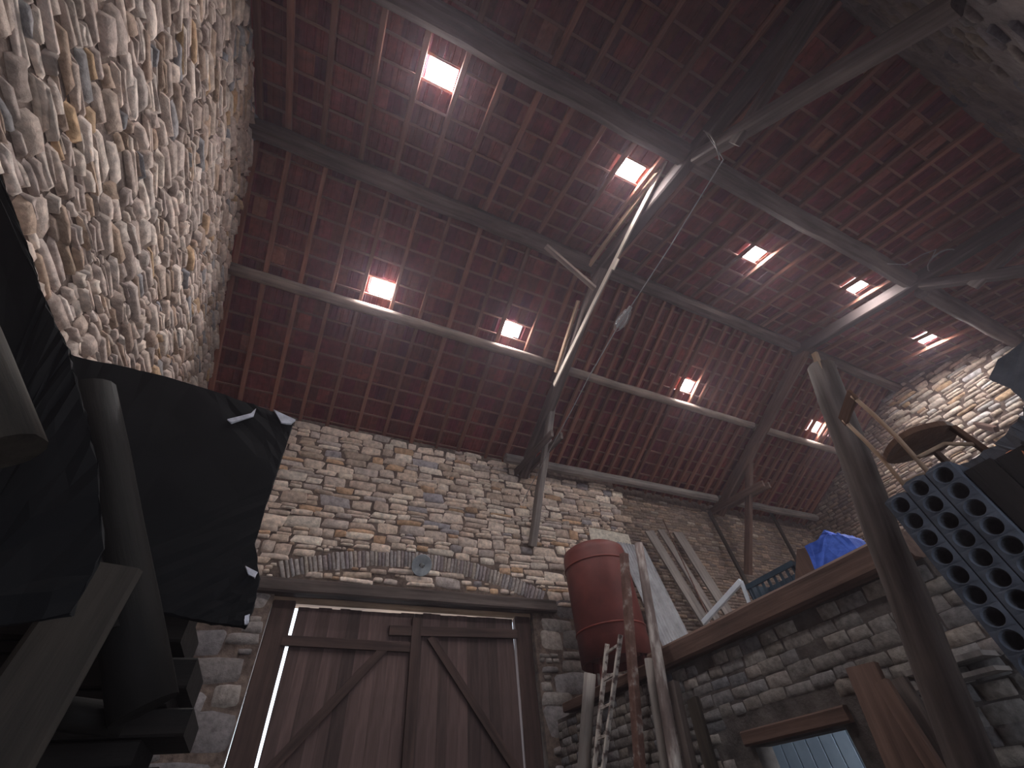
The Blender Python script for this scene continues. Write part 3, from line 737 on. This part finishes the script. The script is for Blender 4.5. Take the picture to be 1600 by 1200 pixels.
lean_pole('leaning_post', (1052, 1066), (1080, 1200), 0, 0, 'beam', 'squared brown post against the left end of the block wall', off=.03, kind='b', w=.11, th=.09, cat='post')
lean_pole('leaning_post', (1082, 1092), (1112, 1200), 0, 0, 'dark_log', 'dark board against the block wall, rightmost of the row of leaning posts', off=.03, kind='b', w=.14, th=.05, cat='board')
# ladder
ld = empty('ladder', (3.9, 5.2, 0), 'narrow wooden ladder with flaking white paint below the red tank', 'ladder')
def rail_pts(a, b):
    p, q = onlean(*a, .20), onlean(*b, .20); return p, p + (q - p) * (p.z / (p.z - q.z))
la, lb = rail_pts((970, 992), (944, 1190)); ra, rb = rail_pts((949, 1006), (930, 1190))
beam('side_rail', lb, la, .035, .055, 'ladder', ld, up=(1, 0, 0), rough=.03); beam('side_rail', rb, ra, .035, .055, 'ladder', ld, up=(1, 0, 0), rough=.03)
for k in range(11):
    t = .03 + k * .088
    beam('rung', la + (lb - la) * t, ra + (rb - ra) * t, .03, .03, 'ladder', ld, n=2)

# boards at right leaning on the block wall
PN2 = Vector((2.0, 0, -.35)).normalized()
def board2(a, b, w, th, mat, lab, name='plank', off=.0, cat='plank'):
    P0 = Vector((4.12, 0, 2.2)) - PN2 * off
    p, q = onP(*a, P0, PN2), onP(*b, P0, PN2); q = p + (q - p) * (p.z / (p.z - q.z))
    o = beam(name, q, p, w, th, mat, up=(1, 0, 0), rough=.02, bev=.1); tag(o, lab, cat); return o
board2((1346, 1040), (1416, 1200), .24, .05, 'beam_brown', 'wide dark brown board leaning on the block wall right of the hatch', off=.02)
board2((1378, 1065), (1462, 1200), .10, .05, 'beam_brown', 'narrow split plank leaning between the wide brown board and the log post', off=.12)
board2((1402, 1062), (1490, 1200), .12, .05, 'beam', 'brown plank leaning just left of the log post', off=.02)
sh = boxes('wall_shelf', [(3.98, XP, 1.55, 2.05, 2.02, 2.05), (4.0, XP, 1.55, 2.05, 1.94, 1.965)], 'grey_wood'); tag(sh, 'small double grey shelf on the block wall left of the log post', 'shelf')

# the big leaning log post
lg = empty('log_post', (3.9, 2.2, 0), 'large rough log post leaning in front of the block wall, cut flat at its top', 'post')
pt, pb = Vector(CAM + ray(1283, 572) * 4.62), Vector(CAM + ray(1530, 1200) * 4.1)
pb = pt + (pb - pt) * (pt.z / (pt.z - pb.z))
log('trunk', pb, pt, .125, .10, 'beam', lg, rough=.06, seg=18, bow=.03)
fr2, _ = frame_z(pt, pt + (pt - pb))
beam('splinter', fr2 @ Vector((-.07, -.02, -.1)), fr2 @ Vector((-.09, -.03, .09)), .03, .05, 'beam_tan', lg, rough=.05)

# ------------------------------------------------------------------ stacked bottle blocks with round bores
def rack_column(y0, top, n, x0=3.02, wy=.128, hz=.0985, depth=.42, lab='', back=None):
    t = empty('bottle_rack_block', (x0 + depth / 2, y0, 0), lab, 'bottle rack', 'grey bottle rack columns')
    seg = 24; vs_, fs_ = [], []; hv, hf = [], []
    for k in range(n):
        zc = top - hz * (k + .62); r = .0385
        kk = len(vs_); per = []
        for j in range(seg):
            a = 2 * math.pi * j / seg; c, s = math.cos(a), math.sin(a); m = max(abs(c), abs(s))
            per.append((y0 + c / m * wy / 2 * .98, zc + s / m * hz / 2))
            vs_.append((x0, per[-1][0], per[-1][1]))
        for j in range(seg):
            a = 2 * math.pi * j / seg; vs_.append((x0 - .004, y0 + math.cos(a) * (r + .006), zc + math.sin(a) * (r + .006)))
        for j in range(seg):
            a = 2 * math.pi * j / seg; vs_.append((x0 + .008, y0 + math.cos(a) * r, zc + math.sin(a) * r))
        for q in range(2):
            for j in range(seg):
                a, b = kk + q * seg + j, kk + q * seg + (j + 1) % seg
                fs_.append((a, b, b + seg, a + seg))
        hk_ = len(hv)
        for xx in (x0 + .008, x0 + .34):
            for j in range(seg):
                a = 2 * math.pi * j / seg; hv.append((xx, y0 + math.cos(a) * r, zc + math.sin(a) * r))
        for j in range(seg):
            a, b = hk_ + j, hk_ + (j + 1) % seg; hf.append((a, b, b + seg, a + seg))
        hf.append(tuple(hk_ + seg + j for j in range(seg)))
    zb, zt = top - hz * (n + .12), top
    y_a, y_b = y0 - wy / 2 * .98, y0 + wy / 2 * .98
    kk = len(vs_)
    zt0 = top - hz * .12
    vs_ += [(x0 + dx, y, z) for dx in (0, depth) for (y, z) in ((y_a, zb), (y_b, zb), (y_b, zt0), (y0 + .03, zt), (y0 - .03, zt), (y_a, zt0))]
    for i in range(6): fs_.append((kk + i, kk + (i + 1) % 6, kk + 6 + (i + 1) % 6, kk + 6 + i))
    fs_.append(tuple(kk + 6 + i for i in range(6)))
    fs_.append((kk + 2, kk + 3, kk + 4, kk + 5))
    fs_.append((kk, kk + 5, kk + 2, kk + 1)) if False else None
    fs_ = [f for f in fs_ if f]
    fix(mesh_obj('block', vs_, fs_, 'rack', t))
    mesh_obj('bores', hv, hf, 'rack_hole', t)
    return t
wl = ['leftmost column of grey bottle rack blocks, beside the log post', 'second column of grey bottle rack blocks from the log post', 'third column of grey bottle rack blocks from the log post',
      'fourth column of grey bottle rack blocks from the log post', 'fifth column of grey bottle rack blocks, near the right edge of the photo', 'rightmost column of grey bottle rack blocks']
for k in range(3): rack_column(1.035 - .132 * k, 2.665 + (.0, .03, .03, .0, -.02, -.02)[k], 26, lab=wl[k])

dbx = empty('dark_infill', (3.2, .45, 0), 'added dark upright boards filling the black area right of the bottle rack columns', 'dark infill')  # boards made up to fill the dark area beside the racks
for k in range(5): boxes('board', [(3.06 + (k % 2) * .012, 3.10 + (k % 2) * .012, .70 - .13 * (k + 1) + .004, .70 - .13 * k, 0, 2.60 + uni(-.03, .02))], 'dark', dbx)
boxes('rail', [(3.115, 3.16, .05, .70, 2.2, 2.3)], 'dark', dbx)
# chair standing on the racks
sc = Vector((3.50, .87, 2.68))
ch = empty('wooden_chair', sc, 'old brown wooden chair standing on top of the grey bottle racks', 'chair')
sz = sc.z + .36
N_ = 28; vs_, fs_ = [], []
for t in (-.018, .018):
    for j in range(N_):
        a = 2 * math.pi * j / N_; vs_.append((sc.x + .19 * math.copysign(abs(math.cos(a)) ** .8, math.cos(a)), sc.y + .20 * math.copysign(abs(math.sin(a)) ** .8, math.sin(a)), sz + t + .012 * math.cos(a) ** 2))
fs_ = [tuple(range(N_ - 1, -1, -1)), tuple(range(N_, 2 * N_))] + [(j, (j + 1) % N_, N_ + (j + 1) % N_, N_ + j) for j in range(N_)]
mesh_obj('seat', vs_, fs_, 'chair', ch)
for dx in (-.14, .14): beam('leg', (sc.x + dx, sc.y - .14, sz - .01), (sc.x + dx * 1.25, sc.y - .17, 2.68), .035, .035, 'chair', ch)
for dx in (-.14, .14):
    tube_path('back_leg', [(sc.x + dx, sc.y + .18, 2.68), (sc.x + dx, sc.y + .17, sz), (sc.x + dx, sc.y + .18, sz + .2), (sc.x + dx, sc.y + .20, sz + .40)], .014, 'beam_tan', ch)
for dx in (-.155, .155):
    tube_path('stretcher', [(sc.x + dx, sc.y - .15, sz - .16), (sc.x + dx * 1.1, sc.y, sz - .12), (sc.x + dx, sc.y + .17, sz - .16)], .012, 'beam_tan', ch)
beam('backrest', (sc.x - .16, sc.y + .20, sz + .40), (sc.x + .16, sc.y + .20, sz + .40), .09, .02, 'chair', ch, up=(0, 1, 0))
ch.rotation_euler.z = math.radians(48)

# grey cloth heap, panel and terracotta on the racks
def onR(u, v, x=3.3): return onX(u, v, x)
hp = [onR(u, v) for (u, v) in ((1455, 762), (1490, 735), (1518, 717), (1545, 702), (1562, 688), (1582, 662), (1600, 640), (1640, 620), (1690, 740), (1640, 830))]
tag(slab('grey_cloth_heap', hp, (1, 0, 0), .30, 'sack', sub=3, amp=.012), 'crumpled dark grey cloth heaped on the bottle racks right of the chair', 'cloth')
gp = [onX(u, v, 3.75) for (u, v) in ((1545, 592), (1560, 562), (1600, 532), (1700, 500), (1700, 640), (1625, 655), (1600, 626), (1575, 605))]
tag(slab('dark_slab', gp, (1, 0, 0), .05, 'sack', sub=2, amp=.003), 'dark grey slab jutting in at the right edge above the cloth heap', 'slab')
tr = onX(1600, 725, 3.12)
tag(lathe('terracotta_pipe', [(.045, -.3), (.055, -.02), (.07, .0), (.07, .03), (.05, .03), (.04, .0), (.035, -.3)], tr, 'terracotta', None, seg=24, axis=(-.75, .35, .1)), 'blurred orange terracotta pipe end at the right edge on the cloth heap', 'pipe')
tag(beam('wooden_peg', onX(1525, 663, XR + .03), onX(1557, 671, XR - .25), .10, .14, 'beam_brown'), 'short brown peg sticking out of the pale right gable wall', 'peg')

# ------------------------------------------------------------------ dark foreground at the left
ts = [onY(u, v, 2.3) for (u, v) in ((60, 535), (130, 560), (205, 575), (300, 600), (385, 628), (432, 645), (460, 655), (448, 690), (430, 745), (412, 800), (398, 850), (406, 905), (396, 950), (385, 978), (330, 972), (282, 962), (200, 950), (60, 930))]
tp = empty('black_sheeting', (-.8, 2.3, 2.2), 'large black plastic sheet hanging at the left with frayed white corners', 'plastic sheet')
slab('sheet', ts, (0, 1, 0), .035, 'tarp', tp, sub=4, amp=.004)
def fray(nm, pts):
    f_ = slab(nm, [onY(u, v, 2.285) for (u, v) in pts], (0, 1, 0), .012, 'fray', tp, sub=1, amp=.002); f_['label'] = 'frayed white edge'
fray('frayed_corner', [(428, 640), (462, 656), (455, 662), (440, 660)])
fray('frayed_edge', [(355, 655), (392, 646), (400, 638), (396, 650), (362, 660)])
fray('frayed_edge', [(383, 884), (403, 893), (398, 902), (388, 897)])
fray('frayed_edge', [(383, 962), (390, 960), (388, 974), (382, 975)])
dk = [onY(u, v, 1.6) for (u, v) in ((-160, 130), (-60, 190), (0, 275), (28, 345), (48, 405), (62, 450), (82, 500), (106, 545), (120, 600), (150, 720), (160, 860), (110, 960), (-160, 1000))]
dk = [Vector((max(p.x, XL + .12), p.y, p.z)) for p in dk]
tag(slab('black_tarpaulin', dk, (0, 1, 0), .015, 'tarp', sub=4, amp=.006), 'black tarpaulin hanging over the far left edge in front of the stone wall', 'tarpaulin')
def fg_log(a, b, y0, y1, r0, r1, mat, lab, name='log', cat='log'):
    o = log(name, onY(*a, y0), onY(*b, y1), r0, r1, mat, rough=.05, seg=16); tag(o, lab, cat)
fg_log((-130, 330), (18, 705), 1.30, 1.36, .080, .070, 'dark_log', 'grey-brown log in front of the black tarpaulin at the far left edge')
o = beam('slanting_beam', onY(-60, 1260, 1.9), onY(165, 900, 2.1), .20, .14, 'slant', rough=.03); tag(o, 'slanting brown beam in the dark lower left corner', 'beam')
fg_log((142, 610), (228, 1108), 2.15, 2.28, .095, .10, 'near_black', 'dark round log pointing down to the plank ends in the lower left', 'dark_round_log')
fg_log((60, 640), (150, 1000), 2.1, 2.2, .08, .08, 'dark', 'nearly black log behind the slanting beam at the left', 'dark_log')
fg_log((60, 1110), (200, 1125), 2.35, 2.4, .05, .05, 'near_black', 'thin dark pole lying level behind the slanting beam', 'dark_pole', 'pole')
ends = [-.44, -.40, -.47, -.31, -.36, -.26, -.40, -.30, -.24, -.33, -.28, -.2]
zt_ = 2.44
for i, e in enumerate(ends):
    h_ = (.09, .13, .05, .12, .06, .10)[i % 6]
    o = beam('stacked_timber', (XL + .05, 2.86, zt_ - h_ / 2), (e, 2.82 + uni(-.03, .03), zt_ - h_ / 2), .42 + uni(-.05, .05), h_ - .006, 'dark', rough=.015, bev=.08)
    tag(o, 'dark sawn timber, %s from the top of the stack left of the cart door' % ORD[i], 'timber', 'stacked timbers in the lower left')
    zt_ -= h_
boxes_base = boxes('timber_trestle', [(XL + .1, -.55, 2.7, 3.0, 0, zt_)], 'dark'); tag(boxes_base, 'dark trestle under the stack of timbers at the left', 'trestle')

# thin haze volume added for the bloom around the glass tiles
hz = boxes('bloom_haze', [(XL + .01, XR - .01, YB + .01, YF - .01, .02, 9.6)], 'dirt')
hm = bpy.data.materials.new('bloom_haze'); hm.use_nodes = True; nt = hm.node_tree
nt.nodes.remove(nt.nodes['Principled BSDF']); vsn = nt.nodes.new('ShaderNodeVolumeScatter')
vsn.inputs['Density'].default_value = HAZE; vsn.inputs['Anisotropy'].default_value = 0.55
vsn.inputs['Color'].default_value = (1.0, 0.84, 0.95, 1)
nt.links.new(vsn.outputs[0], nt.nodes['Material Output'].inputs['Volume'])
hz.data.materials.clear(); hz.data.materials.append(hm)
tag(hz, 'thin added haze filling the whole barn, giving a glow around the glass roof tiles', 'haze', kind='stuff')
